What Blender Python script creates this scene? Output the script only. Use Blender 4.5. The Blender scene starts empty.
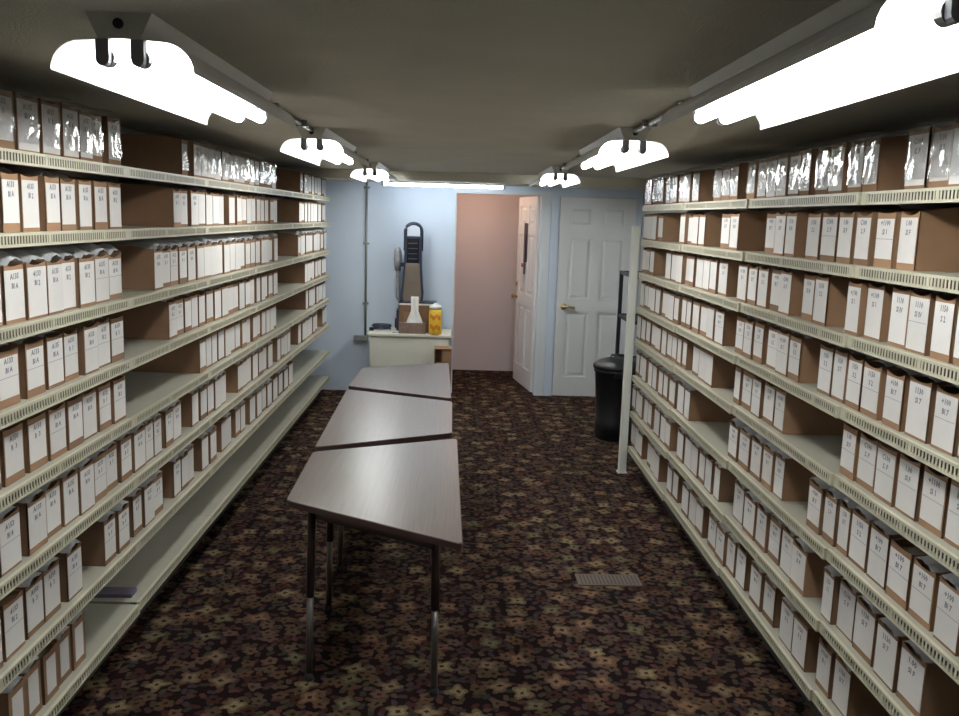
import bpy, bmesh, math, random
from mathutils import Vector, Matrix

random.seed(7)
S = bpy.context.scene
C = S.collection
PI = math.pi

# ------------------------------------------------------------------ camera
H = 1.788                      # eye height above the carpet
F, PITCH, YAW, ROLL = 872.25, 0.15628, 0.016404, 0.030482
PCX, PCY = 473.0, 355.0
cam_data = bpy.data.cameras.new('camera')
cam_data.sensor_fit = 'HORIZONTAL'
cam_data.sensor_width = 36.0
cam_data.lens = F / 959.0 * 36.0
cam_data.shift_x = (479.5 - PCX) / 959.0
cam_data.shift_y = -(358.0 - PCY) / 959.0
cam_data.clip_start = 0.05
cam = bpy.data.objects.new('camera', cam_data)
C.objects.link(cam)
_f = Vector((math.sin(YAW) * math.cos(PITCH), math.cos(YAW) * math.cos(PITCH), -math.sin(PITCH)))
_r = Vector((math.cos(YAW), -math.sin(YAW), 0))
_u = _r.cross(_f)
_r2 = math.cos(ROLL) * _r + math.sin(ROLL) * _u
_u2 = -math.sin(ROLL) * _r + math.cos(ROLL) * _u
cam.matrix_world = Matrix(((_r2.x, _u2.x, -_f.x, 0), (_r2.y, _u2.y, -_f.y, 0), (_r2.z, _u2.z, -_f.z, H), (0, 0, 0, 1)))
S.camera = cam

def pix(p):
    """world point -> photograph pixel"""
    q = Vector(p) - Vector((0, 0, H))
    d = q.dot(_f)
    return PCX + F * q.dot(_r2) / d, PCY - F * q.dot(_u2) / d, d

def at(u, v, X=None, Y=None, Z=None):
    """photograph pixel -> world point on a plane of the room"""
    r = _f + _r2 * ((u - PCX) / F) - _u2 * ((v - PCY) / F)
    t = X / r.x if X is not None else Y / r.y if Y is not None else (Z - H) / r.z
    return Vector((0, 0, H)) + r * t

# ------------------------------------------------------------------ world, exposure
W = bpy.data.worlds.new('world')
S.world = W
W.use_nodes = True
W.node_tree.nodes['Background'].inputs[0].default_value = (0.5, 0.55, 0.6, 1)
W.node_tree.nodes['Background'].inputs[1].default_value = 0.02
S.view_settings.view_transform = 'Standard'
S.view_settings.look = 'None'
S.view_settings.gamma = 1.0
S.view_settings.use_curve_mapping = False
S.view_settings.exposure = 0.0
TUBE_POWER = 26.0              # emission strength of the ceiling tubes
HALL_POWER = 38.0

# ------------------------------------------------------------------ materials
def hexc(r, g, b):
    f = lambda c: (c / 255 / 12.92) if c / 255 <= 0.04045 else ((c / 255 + 0.055) / 1.055) ** 2.4
    return (f(r), f(g), f(b), 1)

def nodes(name):
    m = bpy.data.materials.new(name)
    m.use_nodes = True
    nt = m.node_tree
    return m, nt, nt.nodes['Principled BSDF']

def mat(name, col, rough=0.6, metal=0.0, spec=0.5, vary=0.0, noise=0.0, nscale=20.0, bump=0.0, bscale=200.0, coat=0.0):
    """procedural paint: base colour with noise, per-object value shift and fine relief"""
    m, nt, b = nodes(name)
    b.inputs['Roughness'].default_value = rough
    b.inputs['Metallic'].default_value = metal
    b.inputs['Specular IOR Level'].default_value = spec
    b.inputs['Coat Weight'].default_value = coat
    b.inputs['Base Color'].default_value = col
    N, L = nt.nodes, nt.links
    tc = N.new('ShaderNodeTexCoord')
    out = None
    if noise > 0:
        n = N.new('ShaderNodeTexNoise')
        n.inputs['Scale'].default_value = nscale
        n.inputs['Detail'].default_value = 4
        L.new(tc.outputs['Object'], n.inputs['Vector'])
        mr = N.new('ShaderNodeMapRange')
        mr.inputs[1].default_value = 0.25; mr.inputs[2].default_value = 0.75
        mr.inputs[3].default_value = 1 - noise; mr.inputs[4].default_value = 1 + noise
        L.new(n.outputs['Fac'], mr.inputs[0])
        out = mr.outputs[0]
    if vary > 0:
        oi = N.new('ShaderNodeObjectInfo')
        mr2 = N.new('ShaderNodeMapRange')
        mr2.inputs[3].default_value = 1 - vary; mr2.inputs[4].default_value = 1 + vary * 0.6
        L.new(oi.outputs['Random'], mr2.inputs[0])
        if out is None:
            out = mr2.outputs[0]
        else:
            mm = N.new('ShaderNodeMath'); mm.operation = 'MULTIPLY'
            L.new(out, mm.inputs[0]); L.new(mr2.outputs[0], mm.inputs[1]); out = mm.outputs[0]
    if out is not None:
        hv = N.new('ShaderNodeHueSaturation')
        hv.inputs['Color'].default_value = col
        L.new(out, hv.inputs['Value'])
        L.new(hv.outputs[0], b.inputs['Base Color'])
    if bump > 0:
        n2 = N.new('ShaderNodeTexNoise')
        n2.inputs['Scale'].default_value = bscale
        n2.inputs['Detail'].default_value = 3
        L.new(tc.outputs['Object'], n2.inputs['Vector'])
        bp = N.new('ShaderNodeBump')
        bp.inputs['Strength'].default_value = bump
        bp.inputs['Distance'].default_value = 0.01
        L.new(n2.outputs['Fac'], bp.inputs['Height'])
        L.new(bp.outputs[0], b.inputs['Normal'])
    return m

def emit(name, col, strength):
    m, nt, b = nodes(name)
    b.inputs['Base Color'].default_value = (0.9, 0.9, 0.9, 1)
    b.inputs['Emission Color'].default_value = col
    b.inputs['Emission Strength'].default_value = strength
    return m

def plastic_film(name, haze=0.25, gloss=0.22, rough=0.12, bump=0.6, bscale=45):
    """clear polythene: see-through with milky haze and sharp wrinkled glints"""
    m, nt, b = nodes(name)
    N, L = nt.nodes, nt.links
    N.remove(b)
    o = N['Material Output']
    tr = N.new('ShaderNodeBsdfTransparent'); tr.inputs[0].default_value = (0.93, 0.94, 0.96, 1)
    df = N.new('ShaderNodeBsdfDiffuse'); df.inputs[0].default_value = (0.94, 0.95, 0.97, 1)
    gl = N.new('ShaderNodeBsdfAnisotropic' if hasattr(bpy.types, 'ShaderNodeBsdfAnisotropic') else 'ShaderNodeBsdfGlossy')
    gl.inputs['Roughness'].default_value = rough
    gl.inputs['Color'].default_value = (1, 1, 1, 1)
    tc = N.new('ShaderNodeTexCoord')
    n = N.new('ShaderNodeTexNoise'); n.inputs['Scale'].default_value = bscale; n.inputs['Detail'].default_value = 3
    n.inputs['Distortion'].default_value = 1.5
    oi = N.new('ShaderNodeObjectInfo')
    va = N.new('ShaderNodeVectorMath'); va.operation = 'ADD'
    L.new(tc.outputs['Object'], va.inputs[0]); L.new(oi.outputs['Location'], va.inputs[1])
    L.new(va.outputs[0], n.inputs['Vector'])
    bp = N.new('ShaderNodeBump'); bp.inputs['Strength'].default_value = bump; bp.inputs['Distance'].default_value = 0.01
    L.new(n.outputs['Fac'], bp.inputs['Height'])
    L.new(bp.outputs[0], gl.inputs['Normal'])
    m1 = N.new('ShaderNodeMixShader'); m1.inputs[0].default_value = haze
    L.new(tr.outputs[0], m1.inputs[1]); L.new(df.outputs[0], m1.inputs[2])
    m2 = N.new('ShaderNodeMixShader'); m2.inputs[0].default_value = gloss
    L.new(m1.outputs[0], m2.inputs[1]); L.new(gl.outputs[0], m2.inputs[2])
    L.new(m2.outputs[0], o.inputs['Surface'])
    return m

def carpet_material():
    m, nt, b = nodes('floral_carpet')
    N, L = nt.nodes, nt.links
    b.inputs['Roughness'].default_value = 0.95
    b.inputs['Specular IOR Level'].default_value = 0.1
    geo = N.new('ShaderNodeNewGeometry')

    def math_(op, a, c=None, d=None):
        n = N.new('ShaderNodeMath'); n.operation = op
        for i, v in enumerate((a, c, d)):
            if v is None: continue
            if isinstance(v, (int, float)): n.inputs[i].default_value = v
            else: L.new(v, n.inputs[i])
        return n.outputs[0]

    def layer(scale, petals, R, depth, off, rnd=0.9):
        mp = N.new('ShaderNodeMapping')
        mp.inputs['Scale'].default_value = (scale, scale, 0)
        mp.inputs['Location'].default_value = (off, off * 0.7, 0)
        L.new(geo.outputs['Position'], mp.inputs['Vector'])
        wob = N.new('ShaderNodeTexNoise'); wob.inputs['Scale'].default_value = 1.6
        L.new(mp.outputs[0], wob.inputs['Vector'])
        sb = N.new('ShaderNodeVectorMath'); sb.operation = 'MULTIPLY_ADD'
        sb.inputs[1].default_value = (0.35, 0.35, 0); 
        L.new(wob.outputs['Color'], sb.inputs[0]); L.new(mp.outputs[0], sb.inputs[2])
        vo = N.new('ShaderNodeTexVoronoi'); vo.voronoi_dimensions = '2D'; vo.feature = 'F1'
        vo.inputs['Scale'].default_value = 1.0; vo.inputs['Randomness'].default_value = rnd
        L.new(sb.outputs[0], vo.inputs['Vector'])
        df = N.new('ShaderNodeVectorMath'); df.operation = 'SUBTRACT'
        L.new(sb.outputs[0], df.inputs[0]); L.new(vo.outputs['Position'], df.inputs[1])
        sx = N.new('ShaderNodeSeparateXYZ'); L.new(df.outputs[0], sx.inputs[0])
        sc = N.new('ShaderNodeSeparateColor'); L.new(vo.outputs['Color'], sc.inputs[0])
        ang = math_('ARCTAN2', sx.outputs[1], sx.outputs[0])
        ph = math_('MULTIPLY', sc.outputs[0], 6.28)
        cs = math_('COSINE', math_('MULTIPLY_ADD', ang, petals, ph))
        rad = math_('MULTIPLY_ADD', cs, R * depth, R)
        rat = math_('DIVIDE', vo.outputs['Distance'], rad)
        mask = N.new('ShaderNodeMapRange'); mask.inputs[1].default_value = 1.0; mask.inputs[2].default_value = 0.86
        L.new(rat, mask.inputs[0])
        return mask.outputs[0], rat, sc

    def ramp(fac, stops, const=True):
        r = N.new('ShaderNodeValToRGB')
        r.color_ramp.interpolation = 'CONSTANT' if const else 'LINEAR'
        e = r.color_ramp.elements
        e[0].position, e[0].color = stops[0]
        e[1].position, e[1].color = stops[1]
        for p, c in stops[2:]:
            x = e.new(p); x.color = c
        L.new(fac, r.inputs[0]); return r.outputs[0]

    def mix(f, a, c):
        n = N.new('ShaderNodeMix'); n.data_type = 'RGBA'
        if isinstance(f, float): n.inputs[0].default_value = f
        else: L.new(f, n.inputs[0])
        for i, v in ((6, a), (7, c)):
            if isinstance(v, tuple): n.inputs[i].default_value = v
            else: L.new(v, n.inputs[i])
        return n.outputs[2]

    ground = hexc(24, 11, 13)
    # small leaves and buds
    m1, r1, c1 = layer(24, 2, 0.42, 0.28, 3.1)
    col1 = ramp(c1.outputs[1], [(0, hexc(60, 33, 31)), (0.2, hexc(62, 54, 42)), (0.42, hexc(56, 44, 46)), (0.58, hexc(74, 57, 46)), (0.74, hexc(49, 45, 39)), (0.87, hexc(76, 47, 39))])
    a = mix(m1, ground, col1)
    # mid sized blossoms
    m2, r2, c2 = layer(13, 5, 0.40, 0.20, 11.7)
    col2 = ramp(c2.outputs[1], [(0, hexc(96, 74, 62)), (0.2, hexc(84, 71, 57)), (0.36, hexc(63, 39, 35)), (0.5, hexc(89, 73, 66)), (0.66, hexc(60, 46, 50)), (0.8, hexc(87, 66, 51))])
    inner2 = ramp(r2, [(0, hexc(44, 24, 24)), (0.28, hexc(230, 220, 200))])
    mm = N.new('ShaderNodeMix'); mm.data_type = 'RGBA'; mm.blend_type = 'MULTIPLY'; mm.inputs[0].default_value = 0.8
    L.new(col2, mm.inputs[6]); L.new(inner2, mm.inputs[7])
    gate = math_('GREATER_THAN', c2.outputs[2], 0.30)
    a = mix(math_('MULTIPLY', m2, gate), a, mm.outputs[2])
    # large pale flowers
    m3, r3, c3 = layer(6.2, 4, 0.27, 0.26, 5.3, 0.7)
    col3 = ramp(c3.outputs[1], [(0, hexc(123, 110, 88)), (0.35, hexc(113, 96, 80)), (0.6, hexc(97, 92, 73)), (0.8, hexc(117, 92, 76))])
    in3 = ramp(r3, [(0, hexc(63, 43, 34)), (0.22, hexc(250, 245, 230)), (0.62, hexc(196, 190, 170))])
    mm3 = N.new('ShaderNodeMix'); mm3.data_type = 'RGBA'; mm3.blend_type = 'MULTIPLY'; mm3.inputs[0].default_value = 0.9
    L.new(col3, mm3.inputs[6]); L.new(in3, mm3.inputs[7])
    gate3 = math_('GREATER_THAN', c3.outputs[2], 0.30)
    a = mix(math_('MULTIPLY', m3, gate3), a, mm3.outputs[2])
    # pile speckle
    sp = N.new('ShaderNodeTexNoise'); sp.inputs['Scale'].default_value = 260; sp.inputs['Detail'].default_value = 2
    L.new(geo.outputs['Position'], sp.inputs['Vector'])
    mr = N.new('ShaderNodeMapRange'); mr.inputs[1].default_value = 0.3; mr.inputs[2].default_value = 0.7
    mr.inputs[3].default_value = 0.7; mr.inputs[4].default_value = 1.25
    L.new(sp.outputs['Fac'], mr.inputs[0])
    hv = N.new('ShaderNodeHueSaturation'); L.new(a, hv.inputs['Color']); L.new(mr.outputs[0], hv.inputs['Value'])
    L.new(hv.outputs[0], b.inputs['Base Color'])
    bp = N.new('ShaderNodeBump'); bp.inputs['Strength'].default_value = 0.5; bp.inputs['Distance'].default_value = 0.006
    L.new(sp.outputs['Fac'], bp.inputs['Height']); L.new(bp.outputs[0], b.inputs['Normal'])
    return m

def laminate_material():
    m, nt, b = nodes('walnut_laminate')
    N, L = nt.nodes, nt.links
    tc = N.new('ShaderNodeTexCoord')
    mp = N.new('ShaderNodeMapping'); mp.inputs['Scale'].default_value = (110, 4.0, 1)
    L.new(tc.outputs['Object'], mp.inputs[0])
    n = N.new('ShaderNodeTexNoise'); n.inputs['Scale'].default_value = 1.0; n.inputs['Detail'].default_value = 5; n.inputs['Distortion'].default_value = 0.6
    L.new(mp.outputs[0], n.inputs['Vector'])
    r = N.new('ShaderNodeValToRGB')
    r.color_ramp.elements[0].position = 0.3; r.color_ramp.elements[0].color = hexc(80, 64, 57)
    r.color_ramp.elements[1].position = 0.7; r.color_ramp.elements[1].color = hexc(96, 80, 72)
    L.new(n.outputs['Fac'], r.inputs[0]); L.new(r.outputs[0], b.inputs['Base Color'])
    b.inputs['Roughness'].default_value = 0.30
    b.inputs['Specular IOR Level'].default_value = 0.8
    return m

M = {}
M['carpet'] = carpet_material()
M['ceiling'] = mat('ceiling_paint', hexc(220, 215, 200), 0.95, noise=0.06, nscale=3, bump=0.35, bscale=120)
M['wall'] = mat('blue_wall_paint', hexc(214, 226, 242), 0.7, noise=0.03, nscale=2, bump=0.1, bscale=60)
M['sidewall'] = mat('grey_wall_paint', hexc(168, 172, 170), 0.8, noise=0.04, nscale=2)
M['hallwall'] = mat('hall_wall_paint', hexc(232, 222, 226), 0.8, noise=0.02, nscale=2)
M['trim'] = mat('white_trim_paint', hexc(226, 232, 238), 0.45)
M['door'] = mat('white_door_paint', hexc(230, 232, 234), 0.42, noise=0.02, nscale=4)
M['brass'] = mat('brass', hexc(206, 186, 138), 0.28, metal=1.0)
M['shelf'] = mat('cream_shelf_enamel', hexc(160, 157, 143), 0.42, noise=0.05, nscale=6)
M['lip'] = mat('cream_lip_enamel', hexc(188, 183, 162), 0.4)
M['upright'] = mat('grey_upright_steel', hexc(150, 150, 140), 0.5)
M['kick'] = mat('dark_kick_plate', hexc(58, 54, 50), 0.7)
M['post'] = mat('white_post_paint', hexc(226, 228, 220), 0.45)
M['card'] = mat('brown_corrugated_card', hexc(142, 109, 82), 0.85, vary=0.22, noise=0.08, nscale=14)
M['label'] = mat('white_paper_label', hexc(218, 214, 211), 0.7, vary=0.10, noise=0.02, nscale=30)
M['ink'] = mat('marker_ink', hexc(104, 108, 120), 0.7)
M['rule'] = mat('label_rule_ink', hexc(150, 150, 152), 0.8)
M['film'] = plastic_film('bag_polythene', 0.70, 0.40, 0.14, 1.0, 30)
M['wrapfilm'] = plastic_film('wrap_polythene', 0.03, 0.17, 0.07, 0.30, 9)
M['fill'] = mat('packed_paper_contents', hexc(120, 108, 96), 0.9, vary=0.3)
M['lamp_white'] = mat('lamp_reflector_enamel', hexc(246, 248, 250), 0.35)
M['lamp_body'] = mat('lamp_channel_enamel', hexc(228, 226, 216), 0.5)
M['inner'] = mat('slot_shade_grey', hexc(70, 68, 60), 0.6)  # dark grey that paints in the shade inside the lip slots
M['holder'] = mat('lampholder_plastic', hexc(150, 150, 156), 0.5)
M['tube'] = emit('lit_fluorescent_tube', (0.95, 0.975, 0.94, 1), TUBE_POWER)
M['tube_back'] = emit('lit_wall_tube', (0.80, 0.90, 1.0, 1), TUBE_POWER)
M['globe'] = emit('lit_warm_globe', (1.0, 0.66, 0.48, 1), HALL_POWER)
M['conduit'] = mat('grey_conduit', hexc(140, 142, 140), 0.5, metal=0.3)
M['laminate'] = laminate_material()
M['edge'] = mat('brown_edge_band', hexc(60, 40, 36), 0.5)
M['leg_dark'] = mat('bronze_leg_enamel', hexc(62, 48, 44), 0.4, metal=0.3)
M['leg_steel'] = mat('leg_steel', hexc(130, 126, 124), 0.35, metal=0.8)
M['rubber'] = mat('black_rubber', hexc(26, 26, 28), 0.7)
M['bin'] = mat('black_bin_plastic', hexc(28, 29, 34), 0.42)
M['rack'] = mat('black_rack_enamel', hexc(30, 34, 44), 0.45)
M['cab'] = mat('ivory_cabinet_paint', hexc(226, 226, 214), 0.5, noise=0.02, nscale=5)
M['cabtop'] = mat('ivory_cabinet_top', hexc(238, 236, 222), 0.4)
M['navy'] = mat('navy_plastic', hexc(40, 46, 68), 0.35)
M['bronze'] = mat('bronze_plastic', hexc(128, 116, 104), 0.32, metal=0.3)
M['dark'] = mat('dark_screen_plastic', hexc(26, 28, 36), 0.25)
M['greyplastic'] = mat('grey_hose_plastic', hexc(150, 152, 158), 0.45)
M['clear'] = mat('clear_handle_plastic', hexc(222, 230, 240), 0.3)
M['tissuebox'] = mat('patterned_tissue_card', hexc(128, 104, 92), 0.7, noise=0.35, nscale=60)
M['tissue'] = mat('white_tissue', hexc(244, 242, 238), 0.9)
M['yellow'] = mat('yellow_canister', hexc(236, 194, 60), 0.4)
M['orange'] = mat('orange_print', hexc(214, 132, 40), 0.5)
M['whiteplastic'] = mat('white_plastic', hexc(236, 238, 236), 0.4)
M['paper'] = mat('white_paper', hexc(232, 228, 228), 0.8)
M['red'] = mat('red_print', hexc(172, 60, 60), 0.7)
M['strap'] = mat('dark_strap', hexc(66, 62, 74), 0.7)
M['vent'] = mat('beige_register_enamel', hexc(82, 68, 60), 0.6)
M['ventslot'] = mat('register_slot', hexc(58, 46, 40), 0.8)
M['purple'] = mat('purple_folder', hexc(96, 88, 108), 0.7)

# ------------------------------------------------------------------ mesh helpers
class MB:
    def __init__(self):
        self.v = []; self.f = []; self.m = []
    def add(self, vs, fs, mi=0):
        o = len(self.v)
        self.v += [tuple(p) for p in vs]
        self.f += [tuple(i + o for i in f) for f in fs]
        self.m += [mi] * len(fs)
        return self
    def box(self, x0, x1, y0, y1, z0, z1, mi=0):
        vs = [(x0, y0, z0), (x1, y0, z0), (x1, y1, z0), (x0, y1, z0), (x0, y0, z1), (x1, y0, z1), (x1, y1, z1), (x0, y1, z1)]
        return self.add(vs, [(0, 3, 2, 1), (4, 5, 6, 7), (0, 1, 5, 4), (1, 2, 6, 5), (2, 3, 7, 6), (3, 0, 4, 7)], mi)
    def rbox(self, x0, x1, y0, y1, z0, z1, r=0.01, mi=0, n=3):
        """box with rounded vertical edges and chamfered top"""
        pts = []
        for cx, cy, a0 in ((x1 - r, y1 - r, 0), (x0 + r, y1 - r, 90), (x0 + r, y0 + r, 180), (x1 - r, y0 + r, 270)):
            for k in range(n + 1):
                a = math.radians(a0 + 90 * k / n)
                pts.append((cx + r * math.cos(a), cy + r * math.sin(a)))
        return self.prism(pts, z0, z1, mi)
    def prism(self, pts, z0, z1, mi=0):
        n = len(pts)
        vs = [(x, y, z0) for x, y in pts] + [(x, y, z1) for x, y in pts]
        fs = [tuple(range(n - 1, -1, -1)), tuple(range(n, 2 * n))]
        fs += [(i, (i + 1) % n, n + (i + 1) % n, n + i) for i in range(n)]
        return self.add(vs, fs, mi)
    def extrude_y(self, pts, y0, y1, mi=0):
        """closed x-z outline (counter-clockwise seen from -y) drawn out along y"""
        n = len(pts)
        vs = [(x, y0, z) for x, z in pts] + [(x, y1, z) for x, z in pts]
        fs = [tuple(range(n)), tuple(range(2 * n - 1, n - 1, -1))]
        fs += [(i, n + i, n + (i + 1) % n, (i + 1) % n) for i in range(n)]
        return self.add(vs, fs, mi)
    def tube(self, path, r, n=10, mi=0, radii=None, close=True):
        path = [Vector(p) for p in path]
        rings = []
        for i, p in enumerate(path):
            t = (path[min(i + 1, len(path) - 1)] - path[max(i - 1, 0)]).normalized()
            a = Vector((0, 0, 1)) if abs(t.z) < 0.9 else Vector((1, 0, 0))
            s = t.cross(a).normalized(); w = s.cross(t)
            rr = radii[i] if radii else r
            rings.append([p + s * rr * math.cos(2 * PI * k / n) + w * rr * math.sin(2 * PI * k / n) for k in range(n)])
        vs = [q for ring in rings for q in ring]
        fs = []
        for i in range(len(path) - 1):
            for k in range(n):
                fs.append((i * n + k, i * n + (k + 1) % n, (i + 1) * n + (k + 1) % n, (i + 1) * n + k))
        if close:
            fs.append(tuple(range(n - 1, -1, -1)))
            fs.append(tuple((len(path) - 1) * n + k for k in range(n)))
        return self.add(vs, fs, mi)
    def lathe(self, prof, n=24, cx=0, cy=0, mi=0, sx=1, sy=1):
        vs = []; fs = []
        for r, z in prof:
            for k in range(n):
                a = 2 * PI * k / n
                vs.append((cx + sx * r * math.cos(a), cy + sy * r * math.sin(a), z))
        for i in range(len(prof) - 1):
            for k in range(n):
                fs.append((i * n + k, i * n + (k + 1) % n, (i + 1) * n + (k + 1) % n, (i + 1) * n + k))
        fs.append(tuple(range(n - 1, -1, -1)))
        fs.append(tuple((len(prof) - 1) * n + k for k in range(n)))
        return self.add(vs, fs, mi)
    def mesh(self, name, mats, smooth=False):
        me = bpy.data.meshes.new(name)
        me.from_pydata(self.v, [], self.f)
        for m in (mats if isinstance(mats, (list, tuple)) else [mats]):
            me.materials.append(m)
        if any(self.m):
            me.polygons.foreach_set('material_index', self.m)
        if smooth:
            me.polygons.foreach_set('use_smooth', [True] * len(me.polygons))
        me.update()
        return me
    def build(self, name, mats, parent=None, smooth=False):
        return link(name, self.mesh(name, mats, smooth), parent)

def link(name, me, parent=None):
    o = bpy.data.objects.new(name, me)
    C.objects.link(o)
    if parent is not None:
        o.parent = parent
    return o

def tag(o, label=None, cat=None, group=None, kind=None):
    if label: o['label'] = label
    if cat: o['category'] = cat
    if group: o['group'] = group
    if kind: o['kind'] = kind
    return o

def thing(name, label, cat, loc=(0, 0, 0), rz=0.0, group=None):
    o = bpy.data.objects.new(name, None)
    o.empty_display_size = 0.1
    C.objects.link(o)
    o.location = loc
    o.rotation_euler = (0, 0, rz)
    return tag(o, label, cat, group)

def bevel(o, w=0.004, seg=2):
    b = o.modifiers.new('bevel', 'BEVEL')
    b.width = w; b.segments = seg; b.limit_method = 'ANGLE'
    return o

def struct(name, mb, m, label=None):
    o = mb.build(name, m)
    o['kind'] = 'structure'
    if label: o['label'] = label
    return o

# ------------------------------------------------------------------ room shell
XL, XR = -1.76, 1.79            # side walls
YN, YB = -1.6, 8.80             # wall behind the camera, end wall
ZC = H + 0.404                  # ceiling
WT = 0.12
HX0, HX1, HY1 = -1.0, 1.55, 10.20   # the hall beyond the doorway

struct('floor', MB().box(XL - WT, XR + WT, YN - WT, HY1 + WT, -0.05, 0.0), M['carpet'], 'dark floral patterned carpet covering the whole floor')
struct('ceiling', MB().box(XL - WT, XR + WT, YN - WT, HY1 + WT, ZC, ZC + 0.05), M['ceiling'], 'low plain off-white ceiling above the aisle')
struct('wall_left', MB().box(XL - WT, XL, YN, YB, 0, ZC), M['sidewall'], 'plain wall behind the left shelving')
struct('wall_right', MB().box(XR, XR + WT, YN, YB, 0, ZC), M['sidewall'], 'plain wall behind the right shelving')
struct('wall_front', MB().box(XL - WT, XR + WT, YN - WT, YN, 0, ZC), M['sidewall'], 'plain wall behind the camera')
D1X0, D1X1, D2X0, D2X1, DH = -0.075, 0.790, 0.955, 1.745, 2.035
wb = MB()
wb.box(XL - WT, D1X0, YB, YB + WT, 0, ZC)
wb.box(D1X0, D1X1, YB, YB + WT, DH, ZC)
wb.box(D1X1, D2X0, YB, YB + WT, 0, ZC)
wb.box(D2X0, D2X1, YB, YB + WT, DH, ZC)
wb.box(D2X1, XR + WT, YB, YB + WT, 0, ZC)
struct('wall_back', wb, M['wall'], 'pale blue end wall with the doorway')
struct('wall_hall', MB().box(HX0 - WT, HX1 + WT, HY1, HY1 + WT, 0, ZC), M['hallwall'], 'plain pinkish wall seen through the open doorway')
struct('wall_hall_left', MB().box(HX0 - WT, HX0, YB + WT, HY1, 0, ZC), M['hallwall'])
struct('wall_hall_right', MB().box(HX1, HX1 + WT, YB + WT, HY1, 0, ZC), M['hallwall'])

# door casings
def casing(name, x0, x1, w_l, w_r, label, mm):
    m = MB()
    y0, y1 = YB - 0.014, YB - 0.0005
    m.box(x0 - w_l, x0, y0, y1, 0, DH + 0.0)
    m.box(x1, x1 + w_r, y0, y1, 0, DH + 0.0)
    m.box(x0 - w_l, x1 + w_r, y0, y1, DH, DH + 0.03)
    # jamb lining inside the opening
    m.box(x0, x0 + 0.012, y1, YB + WT, 0, DH - 0.012)
    m.box(x1 - 0.012, x1, y1, YB + WT, 0, DH - 0.012)
    m.box(x0, x1, y1, YB + WT, DH - 0.012, DH)
    return struct(name, m, M[mm], label)
casing('trim_1', D1X0, D1X1, 0.012, 0.085, 'white casing around the open doorway', 'trim')
casing('trim_2', D2X0, D2X1, 0.075, 0.04, 'pale blue casing around the closed six panel door', 'wall')

def six_panel_door(name, w, h, loc, rz, label, hinge_left=True, knob='lever'):
    """leaf stands along local +x from the hinge, front face towards -y"""
    e = bpy.data.objects.new(name, None); C.objects.link(e)
    e.location = loc; e.rotation_euler = (0, 0, rz)
    tag(e, label, kind='structure')
    t = 0.038
    st = 0.105 * w / 0.8
    ms = 0.10 * w / 0.8
    xs = [0, st, (w - ms) / 2, (w + ms) / 2, w - st, w]
    zs = [0.0, 0.20, 0.86, 0.99, 1.62, 1.72, 1.92, h]
    m = MB()
    m.box(0, xs[1], -t / 2, t / 2, 0, h); m.box(xs[4], w, -t / 2, t / 2, 0, h)
    m.box(xs[2], xs[3], -t / 2, t / 2, 0, h)
    for a, b in ((0, 1), (2, 3), (4, 5), (6, 7)):
        m.box(xs[1], xs[2], -t / 2, t / 2, zs[a], zs[b]); m.box(xs[3], xs[4], -t / 2, t / 2, zs[a], zs[b])
    m.build('door_leaf', M['door'], e)
    for a, b in ((1, 2), (3, 4), (5, 6)):
        for c, d in ((1, 2), (3, 4)):
            p = MB()
            x0, x1, z0, z1 = xs[c], xs[d], zs[a], zs[b]
            q = 0.022
            for s in (-1, 1):
                yb, yf = s * 0.004, s * 0.014
                vs = [(x0, yb, z0), (x1, yb, z0), (x1, yb, z1), (x0, yb, z1),
                      (x0 + q, yb, z0 + q), (x1 - q, yb, z0 + q), (x1 - q, yb, z1 - q), (x0 + q, yb, z1 - q),
                      (x0 + 2 * q, yf, z0 + 2 * q), (x1 - 2 * q, yf, z0 + 2 * q), (x1 - 2 * q, yf, z1 - 2 * q), (x0 + 2 * q, yf, z1 - 2 * q)]
                fs = []
                for k in range(4):
                    fs.append((k, (k + 1) % 4, 4 + (k + 1) % 4, 4 + k))
                    fs.append((4 + k, 4 + (k + 1) % 4, 8 + (k + 1) % 4, 8 + k))
                fs.append((8, 9, 10, 11))
                if s > 0: fs = [f[::-1] for f in fs]
                p.add(vs, fs)
            p.build('panel', M['door'], e)
    kx = w - 0.065
    if knob == 'lever':
        k = MB()
        k.tube([(kx, -t / 2, 0.93), (kx, -t / 2 - 0.012, 0.93)], 0.03, 16)
        k.tube([(kx, -t / 2 - 0.01, 0.93), (kx, -t / 2 - 0.05, 0.93)], 0.011, 10)
        k.tube([(kx + 0.008, -t / 2 - 0.05, 0.93), (kx - 0.05, -t / 2 - 0.052, 0.935), (kx - 0.115, -t / 2 - 0.045, 0.925)], 0.010, 10)
        k.build('lever_handle', M['brass'], e, True)
    else:
        for s in (-1, 1):
            k = MB()
            k.tube([(kx, s * t / 2, 0.94), (kx, s * (t / 2 + 0.01), 0.94)], 0.03, 16)
            k.tube([(kx, s * (t / 2 + 0.008), 0.94), (kx, s * (t / 2 + 0.03), 0.94), (kx, s * (t / 2 + 0.038), 0.94), (kx, s * (t / 2 + 0.055), 0.94), (kx, s * (t / 2 + 0.066), 0.94)],
                   0.012, 14, radii=[0.011, 0.013, 0.026, 0.029, 0.016])
            k.build('door_knob', M['brass'], e, True)
            k = MB()
            k.tube([(kx, s * t / 2, 1.08), (kx, s * (t / 2 + 0.02), 1.08)], 0.024, 16)
            k.build('deadbolt', M['brass'], e, True)
    for hz in (0.22, 1.0, 1.80):
        k = MB(); k.tube([(-0.006, -t / 2 - 0.004, hz - 0.045), (-0.006, -t / 2 - 0.004, hz + 0.045)], 0.007, 8)
        k.build('hinge', M['brass'], e)
    return e

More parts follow.
